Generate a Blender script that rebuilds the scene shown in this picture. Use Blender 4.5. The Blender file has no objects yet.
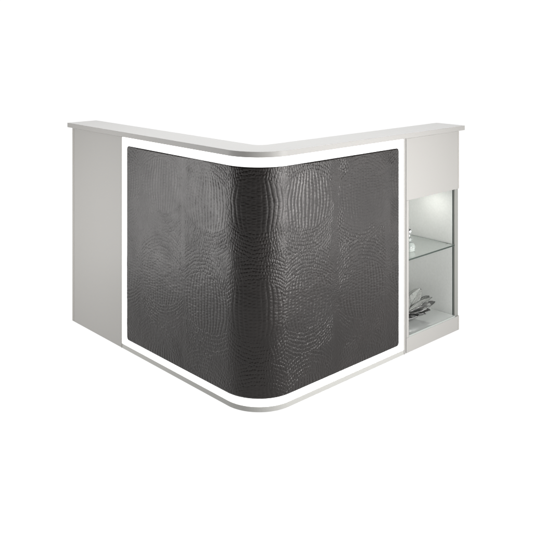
import bpy, bmesh, math, random
import numpy as np
from mathutils import Vector
S = bpy.context.scene
COL = S.collection

# ------------------------------------------------------------------ camera
cam_d = bpy.data.cameras.new('camera'); cam = bpy.data.objects.new('camera', cam_d); COL.objects.link(cam)
S.camera = cam
YAW = math.radians(47.328)                       # level camera, raised lens (shift) keeps the uprights upright
cam.location = (-2.1704, -2.4165, 1.6174)
cam.rotation_euler = (math.pi/2, 0, YAW - math.pi/2)
cam_d.sensor_width = 36; cam_d.sensor_fit = 'HORIZONTAL'
cam_d.lens = 36*774.14/533
cam_d.shift_x = 0.0; cam_d.shift_y = -(266.5-35.906)/533
cam_d.clip_start = 0.05; cam_d.clip_end = 200

# ------------------------------------------------------------------ world, lamps, exposure
W = bpy.data.worlds.new('World'); S.world = W; W.use_nodes = True
bg = W.node_tree.nodes['Background']; bg.inputs[0].default_value = (1, 1, 1, 1); bg.inputs[1].default_value = 0.03
S.view_settings.view_transform = 'Standard'; S.view_settings.look = 'None'
S.view_settings.exposure = 0; S.view_settings.gamma = 1

def area(name, loc, target, sx, sy, power, col=(1, 1, 1)):
    d = bpy.data.lights.new(name, 'AREA'); d.shape = 'RECTANGLE'; d.size = sx; d.size_y = sy
    d.energy = power; d.color = col
    o = bpy.data.objects.new(name, d); COL.objects.link(o); o.location = loc
    o.rotation_euler = (Vector(target)-Vector(loc)).to_track_quat('-Z', 'Y').to_euler()
    return o
area('softbox_strip', (.87, -1.50, .78), (.20, .02, .78), .12, 1.25, 34)
area('softbox_front', (.14, -1.62, .78), (.20, .0, .78), .20, 1.2, 13)
area('softbox_right', (1.75, -1.15, .62), (.68, 0, 0.62), 1.3, 1.15, 10.5)
area('softbox_left', (-1.08, 1.66, .62), (0, .55, 0.62), 1.4, 1.15, 12.6)
area('softbox_left_strip', (-.90, 1.38, .80), (.0, .30, .80), .17, 1.25, 4.8)
area('softbox_overhead', (0.3, 0.3, 4.2), (0.3, 0.3, 1), 2.5, 2.5, 128)

# ------------------------------------------------------------------ materials
def mat(name, base=(.8, .8, .8), rough=.5, metal=0., spec=.5, emit=None, es=0., trans=0., ior=1.45, coat=0.):
    m = bpy.data.materials.new(name); m.use_nodes = True
    b = m.node_tree.nodes['Principled BSDF']
    b.inputs['Base Color'].default_value = (*base, 1); b.inputs['Roughness'].default_value = rough
    b.inputs['Metallic'].default_value = metal; b.inputs['Specular IOR Level'].default_value = spec
    b.inputs['Transmission Weight'].default_value = trans; b.inputs['IOR'].default_value = ior
    b.inputs['Coat Weight'].default_value = coat
    if emit: b.inputs['Emission Color'].default_value = (*emit, 1); b.inputs['Emission Strength'].default_value = es
    return m
def add_noise(m, scale=(1, 1, 1), nscale=5, detail=4, col=None, bump=0., dist=.002, rough=None):
    """procedural grain: mixes the colour between two tones, bumps, varies the gloss"""
    t = m.node_tree; N = t.nodes; L = t.links; b = N['Principled BSDF']
    tc = N.new('ShaderNodeTexCoord'); mp = N.new('ShaderNodeMapping'); mp.inputs['Scale'].default_value = scale
    n = N.new('ShaderNodeTexNoise'); n.inputs['Scale'].default_value = nscale; n.inputs['Detail'].default_value = detail
    L.new(tc.outputs['Object'], mp.inputs[0]); L.new(mp.outputs[0], n.inputs['Vector'])
    if col:
        r = N.new('ShaderNodeValToRGB'); r.color_ramp.elements[0].position = .3; r.color_ramp.elements[1].position = .7
        r.color_ramp.elements[0].color = (*col[0], 1); r.color_ramp.elements[1].color = (*col[1], 1)
        L.new(n.outputs['Fac'], r.inputs[0]); L.new(r.outputs[0], b.inputs['Base Color'])
    if bump:
        bp = N.new('ShaderNodeBump'); bp.inputs['Strength'].default_value = bump; bp.inputs['Distance'].default_value = dist
        L.new(n.outputs['Fac'], bp.inputs['Height']); L.new(bp.outputs[0], b.inputs['Normal'])
    if rough:
        mr = N.new('ShaderNodeMapRange'); mr.inputs['From Min'].default_value = .3; mr.inputs['From Max'].default_value = .7
        mr.inputs['To Min'].default_value = rough[0]; mr.inputs['To Max'].default_value = rough[1]
        L.new(n.outputs['Fac'], mr.inputs['Value']); L.new(mr.outputs[0], b.inputs['Roughness'])
    return m
M_lac = add_noise(mat('white_laminate', (.42, .405, .385), .45, spec=.25), (1, 1, 1), 240, 3, ((.306, .297, .282), (.320, .310, .295)), .06, .0005, (.34, .44))
M_plinth = add_noise(mat('plinth_laminate', (.45, .44, .42), .4, spec=.3), (1, 1, 1), 200, 3, ((.35, .346, .328), (.38, .376, .355)), .05, .0005)
M_band = add_noise(mat('top_edge_band', (.4, .38, .36), .4, spec=.3), (1, 1, 1), 200, 3, ((.312, .303, .289), (.322, .312, .298)), .01, .0005)
M_edge = add_noise(mat('white_edge_band', (.4, .38, .36), .4, spec=.35), (1, 1, 1), 200, 3, ((.30, .288, .27), (.325, .312, .29)), .05, .0005)
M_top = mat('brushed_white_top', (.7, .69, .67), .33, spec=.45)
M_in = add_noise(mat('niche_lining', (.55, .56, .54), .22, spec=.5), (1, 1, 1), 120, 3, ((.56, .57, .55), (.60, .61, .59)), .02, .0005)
M_dark = mat('shadow_gap', (.05, .05, .05), .7)
M_lit = mat('opal_light_panel', (.8, .8, .8), .4, emit=(1, 1, .99), es=1.25)
M_gl = mat('clear_glass', (.93, .97, .95), .0, trans=1., ior=1.5)
M_gedge = mat('green_glass_edge', (.03, .042, .036), .35, spec=.2)
M_gbase = mat('frosted_glass_edge', (.30, .32, .30), .3)
M_alu = add_noise(mat('grey_side_board', (.22, .22, .205), .5, spec=.2), (1, 1, 40), 6, 3, None, .03, .0005)
M_chrome = mat('chrome', (.8, .8, .8), .12, metal=1.)
M_silver = add_noise(mat('hammered_silver', (.50, .50, .49), .40, metal=.7), (1, 1, 1), 60, 2, None, .18, .003, (.22, .4))
M_gun = add_noise(mat('dark_silver', (.27, .27, .265), .36, metal=.8), (1, 1, 1), 90, 3, None, .5, .004, (.2, .45))
M_desk = add_noise(mat('desk_laminate', (.55, .54, .52), .45), (1, 1, 1), 200, 3, ((.54, .53, .51), (.57, .56, .54)))
M_floor = mat('glowing_white_studio', (.06, .06, .06), .8, spec=.1, emit=(1, 1, 1), es=1.0)  # emission added so floor and backdrop stay pure white, without shadows

# leather: colour drift, gloss drift, fine pores (the scales themselves are modelled)
M_lea = mat('embossed_leather', (.022, .020, .021), .36, spec=.45)
t = M_lea.node_tree; N = t.nodes; L = t.links; b = N['Principled BSDF']; b.inputs['Specular Tint'].default_value = (1, .965, .95, 1)
tc = N.new('ShaderNodeTexCoord')
n1 = N.new('ShaderNodeTexNoise'); n1.inputs['Scale'].default_value = 5.5; n1.inputs['Detail'].default_value = 5
n1.inputs['Distortion'].default_value = .8
n2 = N.new('ShaderNodeTexNoise'); n2.inputs['Scale'].default_value = 300; n2.inputs['Detail'].default_value = 3
L.new(tc.outputs['Object'], n1.inputs['Vector']); L.new(tc.outputs['Object'], n2.inputs['Vector'])
r = N.new('ShaderNodeValToRGB'); r.color_ramp.elements[0].position = .3; r.color_ramp.elements[1].position = .72
r.color_ramp.elements[0].color = (.004, .003, .0026, 1); r.color_ramp.elements[1].color = (.010, .008, .0072, 1)
L.new(n1.outputs['Fac'], r.inputs[0]); L.new(r.outputs[0], b.inputs['Base Color'])
mr = N.new('ShaderNodeMapRange'); mr.inputs['From Min'].default_value = .3; mr.inputs['From Max'].default_value = .7
mr.inputs['To Min'].default_value = .37; mr.inputs['To Max'].default_value = .25
L.new(n1.outputs['Fac'], mr.inputs['Value']); L.new(mr.outputs[0], b.inputs['Roughness'])
bp = N.new('ShaderNodeBump'); bp.inputs['Strength'].default_value = .4; bp.inputs['Distance'].default_value = .001
L.new(n2.outputs['Fac'], bp.inputs['Height']); L.new(bp.outputs[0], b.inputs['Normal'])

# brushed grain of the counter top
t = M_top.node_tree; N = t.nodes; L = t.links; b = N['Principled BSDF']
tc = N.new('ShaderNodeTexCoord'); mp = N.new('ShaderNodeMapping'); mp.inputs['Scale'].default_value = (7, 7, 1)
mp.inputs['Rotation'].default_value = (0, 0, math.radians(45))
mp2 = N.new('ShaderNodeMapping'); mp2.inputs['Scale'].default_value = (1, 6, 1)
nn = N.new('ShaderNodeTexNoise'); nn.inputs['Scale'].default_value = 30; nn.inputs['Detail'].default_value = 6
L.new(tc.outputs['Object'], mp.inputs[0]); L.new(mp.outputs[0], nn.inputs['Vector'])
r = N.new('ShaderNodeValToRGB'); r.color_ramp.elements[0].position = .3; r.color_ramp.elements[1].position = .7
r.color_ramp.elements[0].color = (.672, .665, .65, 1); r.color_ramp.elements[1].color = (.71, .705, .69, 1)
L.new(nn.outputs['Fac'], r.inputs[0]); L.new(r.outputs[0], b.inputs['Base Color'])

# ------------------------------------------------------------------ helpers
def link(name, bm, m, parent=None, bevel=0., smooth=False, seg=2):
    me = bpy.data.meshes.new(name); bmesh.ops.recalc_face_normals(bm, faces=bm.faces); bm.to_mesh(me); bm.free()
    o = bpy.data.objects.new(name, me); COL.objects.link(o); me.materials.append(m)
    if parent: o.parent = parent
    if smooth:
        for p in me.polygons: p.use_smooth = True
    if bevel:
        md = o.modifiers.new('bevel', 'BEVEL'); md.width = bevel; md.segments = seg; md.limit_method = 'ANGLE'
        md.angle_limit = math.radians(40)
    return o
def box(bm, x0, x1, y0, y1, z0, z1):
    v = [bm.verts.new(p) for p in ((x0,y0,z0),(x1,y0,z0),(x1,y1,z0),(x0,y1,z0),(x0,y0,z1),(x1,y0,z1),(x1,y1,z1),(x0,y1,z1))]
    for f in ((0,3,2,1),(4,5,6,7),(0,1,5,4),(1,2,6,5),(2,3,7,6),(3,0,4,7)): bm.faces.new([v[i] for i in f])
def prism(bm, pts, z0, z1):
    lo = [bm.verts.new((x, y, z0)) for x, y in pts]; hi = [bm.verts.new((x, y, z1)) for x, y in pts]
    n = len(pts); bm.faces.new(lo[::-1]); bm.faces.new(hi)
    for i in range(n): bm.faces.new((lo[i], lo[(i+1) % n], hi[(i+1) % n], hi[i]))
def prism_x(bm, pts, y0, y1):
    lo = [bm.verts.new((x, y0, z)) for x, z in pts]; hi = [bm.verts.new((x, y1, z)) for x, z in pts]
    n = len(pts); bm.faces.new(lo); bm.faces.new(hi[::-1])
    for i in range(n): bm.faces.new((lo[i], hi[i], hi[(i+1) % n], lo[(i+1) % n]))
def lathe(bm, prof, cx, cy, z0, n=40, sx=1., sy=1.):
    rings = []
    for r_, z in prof:
        rings.append([bm.verts.new((cx+sx*r_*math.cos(2*math.pi*k/n), cy+sy*r_*math.sin(2*math.pi*k/n), z0+z)) for k in range(n)])
    for a, c in zip(rings, rings[1:]):
        for k in range(n): bm.faces.new((a[k], a[(k+1) % n], c[(k+1) % n], c[k]))
    bm.faces.new(rings[0][::-1]); bm.faces.new(rings[-1])
def tag(o, label, cat, group=None, kind=None):
    o['label'] = label; o['category'] = cat
    if group: o['group'] = group
    if kind: o['kind'] = kind
    return o

# ------------------------------------------------------------------ measures of the counter (metres)
H = 1.12; T = .0255                    # top surface, board thickness
L1, L2 = 1.566, 1.500                  # left wing, right wing
R = .188                               # rounded corner
F1, F2 = 1.044, 1.006                  # lit corner module ends
P1, P2 = .990, .959                    # leather panel ends
PL = .0216; Z0 = .0597; Z1 = 1.0525    # plinth, leather bottom and top
OE = .0525                             # overhang of the top at the ends
ZB = H - T - .001
def outline(off, a, c, n=48):
    """points along the front: left wing from y=a, round corner, right wing to x=c, moved outward by off"""
    pts = [(-off, a)]
    for k in range(n+1):
        th = math.pi/2*k/n; rr = R+off
        pts.append((R-rr*math.cos(th), R-rr*math.sin(th)))
    pts.append((c, -off)); return pts
def band(bm, o0, o1, a, c, z0, z1):
    prism(bm, outline(o1, a, c)+outline(o0, a, c)[::-1], z0, z1)

desk = bpy.data.objects.new('reception_counter', None); COL.objects.link(desk)
tag(desk, 'L-shaped white reception counter with rounded corner and dark crocodile leather front in a lit frame', 'reception desk')

# counter top: rounded outside, small fillet inside
of = .003; D = .185; fr = .05
pts = outline(of, L1+OE, L2+OE)
pts += [(L2+OE, D)]
for k in range(9):
    th = math.pi/2*k/8; pts.append((D+fr-fr*math.sin(th), D+fr-fr*math.cos(th)))
pts += [(D, L1+OE)]
bm = bmesh.new(); prism(bm, pts, H-T, H); ct = link('countertop', bm, M_top, desk, .0012)
ct.data.materials.append(M_band)
for p in ct.data.polygons: p.material_index = 0 if abs(p.normal.z) > .5 else 1      # edge banding

# structural core wall behind the fronts
bm = bmesh.new()
prism(bm, outline(-.02, L1-.019, 1.02)+[(1.02, .16), (.16, .16), (.16, L1-.019)], .004, ZB)
link('front_wall', bm, M_lac, desk)
# lit corner module
bm = bmesh.new(); band(bm, -.019, -.001, F1, F2, PL+.001, ZB-.001); link('light_frame', bm, M_lit, desk)
bm = bmesh.new(); band(bm, -.019, 0., F1, F2, 0., PL); link('plinth', bm, M_plinth, desk, .001)
# thin edge strips each side of the lit module
bm = bmesh.new(); box(bm, -.0012, .019, F1+.0006, F1+.006, 0, ZB); link('edge_strip', bm, M_edge, desk)
bm = bmesh.new(); box(bm, F2+.0006, F2+.013, -.0012, .019, 0, ZB); link('edge_strip', bm, M_lac, desk)
bm = bmesh.new(); box(bm, F2+.0135, F2+.0195, .004, .019, .002, ZB); link('shadow_gap', bm, M_dark, desk)
# left wing front board and end panel
bm = bmesh.new(); box(bm, 0, .019, F1+.0065, L1-.0195, 0, ZB); link('side_panel', bm, M_lac, desk, .0008)
bm = bmesh.new(); prism_x(bm, [(0, 0), (.60, 0), (.60, .74), (.158, .74), (.158, ZB), (0, ZB)], L1-.018, L1)
link('end_panel', bm, M_edge, desk, .0008)

# right wing: display cabinet with open niche
NX0, NX1 = 1.047, 1.463; NZ0, NZ1 = .081, .777; ND = .36; CX0 = F2+.020
bm = bmesh.new(); box(bm, CX0, L2-.012, 0, .018, NZ1, ZB); link('cabinet_panel', bm, M_lac, desk, .0008)
bm = bmesh.new(); box(bm, CX0, L2-.012, 0, .018, 0, NZ0-.004); link('cabinet_plinth', bm, M_lac, desk, .0008)
bm = bmesh.new(); box(bm, CX0, NX0, 0, ND, NZ0-.0035, NZ1-.0005); link('niche_jamb', bm, M_lac, desk, .0008)
bm = bmesh.new(); box(bm, L2-.0115, L2, 0, .158, NZ1, ZB)
link('end_panel', bm, M_edge, desk, .0008)
bm = bmesh.new(); box(bm, L2-.0115, L2, 0, ND, 0, NZ0-.004); link('base_panel', bm, M_edge, desk, .0008)
bm = bmesh.new(); box(bm, NX1+.004, L2-.001, .006, ND, NZ0-.0035, NZ1-.0005); link('niche_side', bm, M_alu, desk, .0008)
bm = bmesh.new()
box(bm, NX1, NX1+.0036, .0185, ND-.001, NZ0, NZ1-.001)                 # right lining
box(bm, NX0+.0005, NX1-.0005, ND, ND+.018, .004, NZ1+.02)              # back
box(bm, NX0+.0005, NX1-.0005, .0185, ND-.001, .03, NZ0-.0005)          # floor carcass
box(bm, CX0, L2-.012, .019, ND-.001, NZ1, NZ1+.02)                     # ceiling
link('niche_lining', bm, M_in, desk)
bm = bmesh.new(); box(bm, NX1-.0004, NX1+.0034, .0140, .018, NZ0, NZ1-.001); link('glass_edge', bm, M_gedge, desk)
# glass plate on the niche floor, with its ground front edge
bm = bmesh.new(); box(bm, NX0+.001, NX1-.001, .004, ND-.001, NZ0, .086)
plate = link('floor_plate', bm, mat('glossy_floor_plate', (.66, .68, .66), .05, spec=1., coat=1., metal=.25), desk)
bm = bmesh.new(); box(bm, NX0+.001, NX1-.001, .0005, .0035, NZ0-.0035, .0862); link('plate_edge', bm, M_gbase, plate)
# glass shelf
bm = bmesh.new(); box(bm, NX0+.001, NX1-.001, .006, .292, .467, .473)
sh = link('glass_shelf', bm, M_gl, desk)
bm = bmesh.new(); box(bm, NX0+.001, NX1-.001, .0030, .0055, .4666, .4734); link('shelf_edge', bm, M_gedge, sh)
bm = bmesh.new(); box(bm, NX1-.0035, NX1-.001, .006, .292, .4734, .4746); link('shelf_edge', bm, mat('shelf_side_edge', (.25, .28, .26), .3), sh)
for yy in (.05, .25):
    for xx, s in ((NX1-.001, -1), (NX0+.001, 1)):
        bm = bmesh.new(); box(bm, min(xx, xx+s*.010), max(xx, xx+s*.010), yy-.004, yy+.004, .4605, .4668)
        link('shelf_support', bm, M_chrome, sh, .001)
# downlight in the niche ceiling
bm = bmesh.new(); lathe(bm, [(.034, 0), (.034, .005), (.028, .006)], 1.33, .12, NZ1-.006); dl = link('downlight', bm, M_chrome, desk)
bm = bmesh.new(); lathe(bm, [(.024, 0), (.024, .002)], 1.33, .12, NZ1-.0085)
link('lamp_lens', bm, mat('lamp_lens', (.9, .9, .9), .3, emit=(1, 1, .97), es=6), dl)
ld = bpy.data.lights.new('niche_lamp', 'AREA'); ld.shape = 'DISK'; ld.size = .05; ld.energy = .36; ld.color = (1, 1, .95)
lo = bpy.data.objects.new('niche_lamp', ld); COL.objects.link(lo); lo.location = (1.33, .12, NZ1-.012); lo.parent = desk

# staff side: work top, cabinet box behind, supports (hidden from the front)
bm = bmesh.new()
prism(bm, [(.161, .161), (1.02, .161), (1.02, .60), (.60, .60), (.60, L1-.019), (.161, L1-.019)], .715, .739)
link('work_top', bm, M_desk, desk, .001)
bm = bmesh.new(); box(bm, CX0, L2-.012, .019, .158, NZ1+.021, ZB); link('upper_wall', bm, M_lac, desk)

# ------------------------------------------------------------------ leather panel with modelled crocodile scales
def voro(p, q, jit, seed):
    """distance to the cell border (F2-F1) and a random tone per cell, on a jittered unit grid"""
    ip = np.floor(p); iq = np.floor(q); f1 = np.full(p.shape, 9.); f2 = np.full(p.shape, 9.); cid = np.zeros(p.shape)
    for di in (-1, 0, 1):
        for dj in (-1, 0, 1):
            a = ip+di; c = iq+dj
            h1 = np.modf(np.abs(np.sin(a*127.1+c*311.7+seed)*43758.5453))[0]
            h2 = np.modf(np.abs(np.sin(a*269.5+c*183.3+seed*1.7)*43758.5453))[0]
            d = np.hypot(a+.5+jit*(h1-.5)-p, c+.5+jit*(h2-.5)-q)
            nf1 = np.minimum(f1, d); f2 = np.where(d < f1, f1, np.minimum(f2, d)); cid = np.where(d < f1, h1, cid); f1 = nf1
    return f2-f1, cid
def vnoise(x, y, seed):
    ix = np.floor(x); iy = np.floor(y); fx = x-ix; fy = y-iy; fx = fx*fx*(3-2*fx); fy = fy*fy*(3-2*fy)
    g = lambda a, c: np.modf(np.abs(np.sin(a*127.1+c*311.7+seed*7.3)*43758.5453))[0]
    return (g(ix, iy)*(1-fx)+g(ix+1, iy)*fx)*(1-fy)+(g(ix, iy+1)*(1-fx)+g(ix+1, iy+1)*fx)*fy
sstep = lambda a, c, x: (lambda t_: t_*t_*(3-2*t_))(np.clip((x-a)/(c-a), 0, 1))
SL = P1-R; SA = R*math.pi/2; SR = P2-R; ST = SL+SA+SR
ns, nz = 1400, 760
s = np.linspace(0, ST, ns); z = np.linspace(Z0, Z1, nz); SS, ZZ = np.meshgrid(s, z)
mid = ST-(P2-.68)                                  # arc length of the oval centred at x = .68
CEN = np.array([-.05, .305, .663, .945, 1.206, 1.589, 1.96]); PZ = .455
def height(u, v):
    wu = u+.015*(vnoise(u*7, v*7, 1)-.5)+.005*(vnoise(u*30, v*30, 2)-.5)
    wv = v+.018*(vnoise(u*6, v*6, 3)-.5)+.005*(vnoise(u*30, v*30, 4)-.5)
    k = np.argmin(np.abs(wu[..., None]-CEN), axis=-1); cu = CEN[k]; k = k.astype(float)
    off = .018*np.sin(k*2.3)
    kz = np.round((wv-.885-off)/PZ); cz = .885+kz*PZ+off
    du = wu-cu; dv = wv-cz
    wid = np.where(k == 3, .135, np.where(k == 4, .168, .176)); rho = np.hypot(du/wid, dv/.130)
    # belly: tall ribs, bulging a little, broken into beads by shallow cross cuts
    bend = 1+.30*np.clip(np.abs(dv)/.13, 0, 1)**2
    pa = du*bend/.0222+k*17.3+.25*(vnoise(u*16, v*16, 21)-.5); ip = np.floor(pa)
    rib = np.abs(pa-ip-.5)*2
    pb = wv/.0140+1.7*vnoise(ip, v*9., 5)+.4*ip
    cut = np.abs(pb-np.floor(pb)-.5)*2
    cstr = .32+.40*vnoise(u*8, v*8, 22)
    tone = vnoise(ip*3.1, np.floor(pb)*1.7, 24)
    hA = (1-rib**2.0)*(1-cstr*cut**4)+.30*(tone-.5)
    # rows of small beads that sweep like smiles below (and flatter frowns above) every belly
    up = dv > 0
    curve = np.where(up, .118-.075*(du/.17)**2, -.122+.085*(du/.17)**2)
    row = np.where(up, dv-curve, curve-dv)/.0168
    ir = np.floor(row); fr_ = row-ir
    pbd = du*(1+.02*ir)/.0128+.5*(ir % 2)+.5*vnoise(ir*1.3, u*12, 25)
    eb, cb_ = voro(pbd, row+.15*(vnoise(u*25, v*25, 26)-.5), .42, 23.)
    rowstr = .35+.65*vnoise(ir*5.1+k*3.3, kz*2.7+u*5, 27)
    hB = (1-(1-np.clip(eb/.62, 0, 1))**2)*(.55+.7*rowstr)+.42*(cb_-.5)
    # fine pebbles in the narrow seams between the columns
    ec, cc_ = voro(wu/.0080, wv/.0085, .85, 37.)
    hC = .42*sstep(0, .5, ec)+.16*cc_
    mA = 1-sstep(.90, 1.03, rho+.10*(vnoise(u*14, v*14, 6)-.5))
    seam = sstep(.160, .180, np.abs(du)+.03*(vnoise(u*11, v*11, 8)-.5))
    h = hA*mA+(1-mA)*(hB*(1-seam)+hC*seam)
    soft = sstep(.50, .70, vnoise(u*5.2+3, v*6.5, 9)*.65+vnoise(u*17, v*17, 10)*.35)*(1-.75*mA)
    h = h*(1-.50*soft)+.28*soft                            # worn smooth patches
    amp = (.74+.42*vnoise(u*4.1, v*4.1, 31))*(.80+.28*sstep(.6, 1.1, u))
    return .00145*h*amp + .0040*(vnoise(u*4.5, v*4.5, 12)-.5) + .0016*(vnoise(u*13, v*13, 13)-.5) + .0006*(vnoise(u*110, v*110, 14)-.5)
HH = height(SS, ZZ)
# flatten towards the border so that the edge is crisp
ed = np.minimum(np.minimum(SS, ST-SS), np.minimum(ZZ-Z0, Z1-ZZ)); HH = HH*sstep(0, .005, ed) - .0007*(1-sstep(0, .004, ed))
# rounded panel corners
rc = .016; U = SS.copy(); V = ZZ.copy()
for (cu, su) in ((rc, -1), (ST-rc, 1)):
    for (cv, sv) in ((Z0+rc, -1), (Z1-rc, 1)):
        a = (U-cu)*su; c = (V-cv)*sv; d = np.hypot(a, c); m_ = (a > 0) & (c > 0)
        mx = np.maximum(np.maximum(a, c), 1e-9); fac = np.where(m_, mx/np.maximum(d, 1e-9), 1.)
        U = np.where(m_, cu+(U-cu)*fac, U); V = np.where(m_, cv+(V-cv)*fac, V)
def place(u, v, off):
    th = np.clip((u-SL)/R, 0, math.pi/2); rr = R+off
    x = R-rr*np.cos(th); y = R-rr*np.sin(th)
    y = y+np.maximum(SL-u, 0); x = x+np.maximum(u-SL-SA, 0)
    return np.stack([x, y, v], -1)
front = place(U, V, .0045+HH).reshape(-1, 3)
idx = np.arange(ns*nz).reshape(nz, ns)
ring = np.concatenate([idx[0, :], idx[1:, -1], idx[-1, -2::-1], idx[-2:0:-1, 0]])
back = place(U.ravel()[ring], V.ravel()[ring], np.full(len(ring), -.0006))
verts = np.concatenate([front, back]); nb = len(ring); b0 = ns*nz
q = np.stack([idx[:-1, :-1], idx[:-1, 1:], idx[1:, 1:], idx[1:, :-1]], -1).reshape(-1, 4)
j = np.arange(nb); jn = (j+1) % nb
q2 = np.stack([ring[jn], ring[j], b0+j, b0+jn], -1)
faces = np.concatenate([q, q2]).astype(np.int32)
me = bpy.data.meshes.new('leather_panel'); me.vertices.add(len(verts)); me.vertices.foreach_set('co', verts.astype(np.float32).ravel())
me.loops.add(faces.size); me.loops.foreach_set('vertex_index', faces.ravel())
me.polygons.add(len(faces)); me.polygons.foreach_set('loop_start', np.arange(0, faces.size, 4, dtype=np.int32))
me.polygons.foreach_set('use_smooth', np.ones(len(faces), bool)); me.update(calc_edges=True); me.validate()
me.materials.append(M_lea)
lp = bpy.data.objects.new('leather_panel', me); COL.objects.link(lp); lp.parent = desk

# ------------------------------------------------------------------ things in the niche
# silver bowl with a pleated, wavy rim
bw = bpy.data.objects.new('decorative_bowl', None); COL.objects.link(bw); BX, BY, BZ = 1.215, .165, .0862
bw.location = (BX, BY, BZ)
tag(bw, 'silver grey bowl of overlapping pointed leaves on the glossy floor below the glass shelf', 'bowl')
bm = bmesh.new(); lathe(bm, [(.045, 0), (.06, .006), (.085, .022), (.10, .036), (.096, .037), (.07, .022), (.03, .012)], 0, 0, 0, 48, 1.15, .95)
link('bowl_base', bm, M_gun, bw, smooth=True)
rnd = random.Random(7)
def leaf(az, ln, el, z0, w, m):
    bm = bmesh.new(); NU, NV = 18, 8; G = []
    ca_, sa_ = math.cos(az), math.sin(az); tw = rnd.uniform(-.35, .35)
    for side in (0, 1):
        rows_ = []
        for i in range(NU+1):
            t_ = i/NU; r_ = .02+ln*t_; zc = z0+ln*math.tan(el)*(t_**1.5)+.02*t_
            hw = w*(math.sin(math.pi*min(1, t_*.93+.07))**.62)*(1-.2*t_)+.0006
            row_ = []
            for j_ in range(NV+1):
                q_ = 2*j_/NV-1; c_ = q_*hw
                zz = zc+abs(q_)*hw*.38+tw*c_*t_+.0012*math.cos(q_*14)*(1-t_*.5)-side*.0016
                row_.append(bm.verts.new((r_*ca_-c_*sa_, r_*sa_+c_*ca_, max(zz, .002-.0*side))))
            rows_.append(row_)
        G.append(rows_)
    for g in G:
        for i in range(NU):
            for j_ in range(NV): bm.faces.new((g[i][j_], g[i][j_+1], g[i+1][j_+1], g[i+1][j_]))
    for i in range(NU):
        for j_ in (0, NV): bm.faces.new((G[0][i][j_], G[0][i+1][j_], G[1][i+1][j_], G[1][i][j_]))
    for j_ in range(NV):
        for i in (0, NU): bm.faces.new((G[0][i][j_], G[0][i][j_+1], G[1][i][j_+1], G[1][i][j_]))
    link('leaf', bm, m, bw, smooth=True)
for tier, (cnt, e0, zb, wd, m, sc) in enumerate([(13, .20, .010, .046, M_gun, 1.08), (12, .30, .020, .044, M_silver, 1.0), (10, .42, .026, .040, M_silver, .80)]):
    for i in range(cnt):
        az = 2*math.pi*(i+.5*tier)/cnt+rnd.uniform(-.1, .1)
        lx = .215 if math.cos(az) > 0 else .135
        ln = sc/math.hypot(math.cos(az)/lx, math.sin(az)/.125)-.02+rnd.uniform(-.006, .004)
        leaf(az, ln, e0+rnd.uniform(-.05, .05), zb, wd*rnd.uniform(.9, 1.1), m)

# small glass bottle with a ball stopper
bt = bpy.data.objects.new('glass_bottle', None); COL.objects.link(bt); bt.location = (1.182, .10, .4735)
tag(bt, 'small white glass bottle with round stopper standing on the glass shelf', 'bottle')
bm = bmesh.new(); lathe(bm, [(.022, 0), (.031, .003), (.034, .014), (.032, .028), (.024, .042), (.013, .050), (.012, .060), (.019, .063), (.019, .067), (.010, .069)], 0, 0, 0, 40)
link('bottle_body', bm, mat('milky_glass', (.88, .92, .90), .04, trans=.9, ior=1.45), bt, smooth=True)
bm = bmesh.new(); lathe(bm, [(.003+.0*i, 0) if i == 0 else (.014*math.sin(math.pi*i/12), .016-.016*math.cos(math.pi*i/12)) for i in range(0, 12)]+[(.002, .036)], 0, 0, .106-.018, 32)
lathe(bm, [(.005, 0), (.005, .024)], 0, 0, .067, 16)
link('stopper', bm, M_chrome, bt, smooth=True)

# ------------------------------------------------------------------ white studio: floor sweeping up into a wall, both with an added glow
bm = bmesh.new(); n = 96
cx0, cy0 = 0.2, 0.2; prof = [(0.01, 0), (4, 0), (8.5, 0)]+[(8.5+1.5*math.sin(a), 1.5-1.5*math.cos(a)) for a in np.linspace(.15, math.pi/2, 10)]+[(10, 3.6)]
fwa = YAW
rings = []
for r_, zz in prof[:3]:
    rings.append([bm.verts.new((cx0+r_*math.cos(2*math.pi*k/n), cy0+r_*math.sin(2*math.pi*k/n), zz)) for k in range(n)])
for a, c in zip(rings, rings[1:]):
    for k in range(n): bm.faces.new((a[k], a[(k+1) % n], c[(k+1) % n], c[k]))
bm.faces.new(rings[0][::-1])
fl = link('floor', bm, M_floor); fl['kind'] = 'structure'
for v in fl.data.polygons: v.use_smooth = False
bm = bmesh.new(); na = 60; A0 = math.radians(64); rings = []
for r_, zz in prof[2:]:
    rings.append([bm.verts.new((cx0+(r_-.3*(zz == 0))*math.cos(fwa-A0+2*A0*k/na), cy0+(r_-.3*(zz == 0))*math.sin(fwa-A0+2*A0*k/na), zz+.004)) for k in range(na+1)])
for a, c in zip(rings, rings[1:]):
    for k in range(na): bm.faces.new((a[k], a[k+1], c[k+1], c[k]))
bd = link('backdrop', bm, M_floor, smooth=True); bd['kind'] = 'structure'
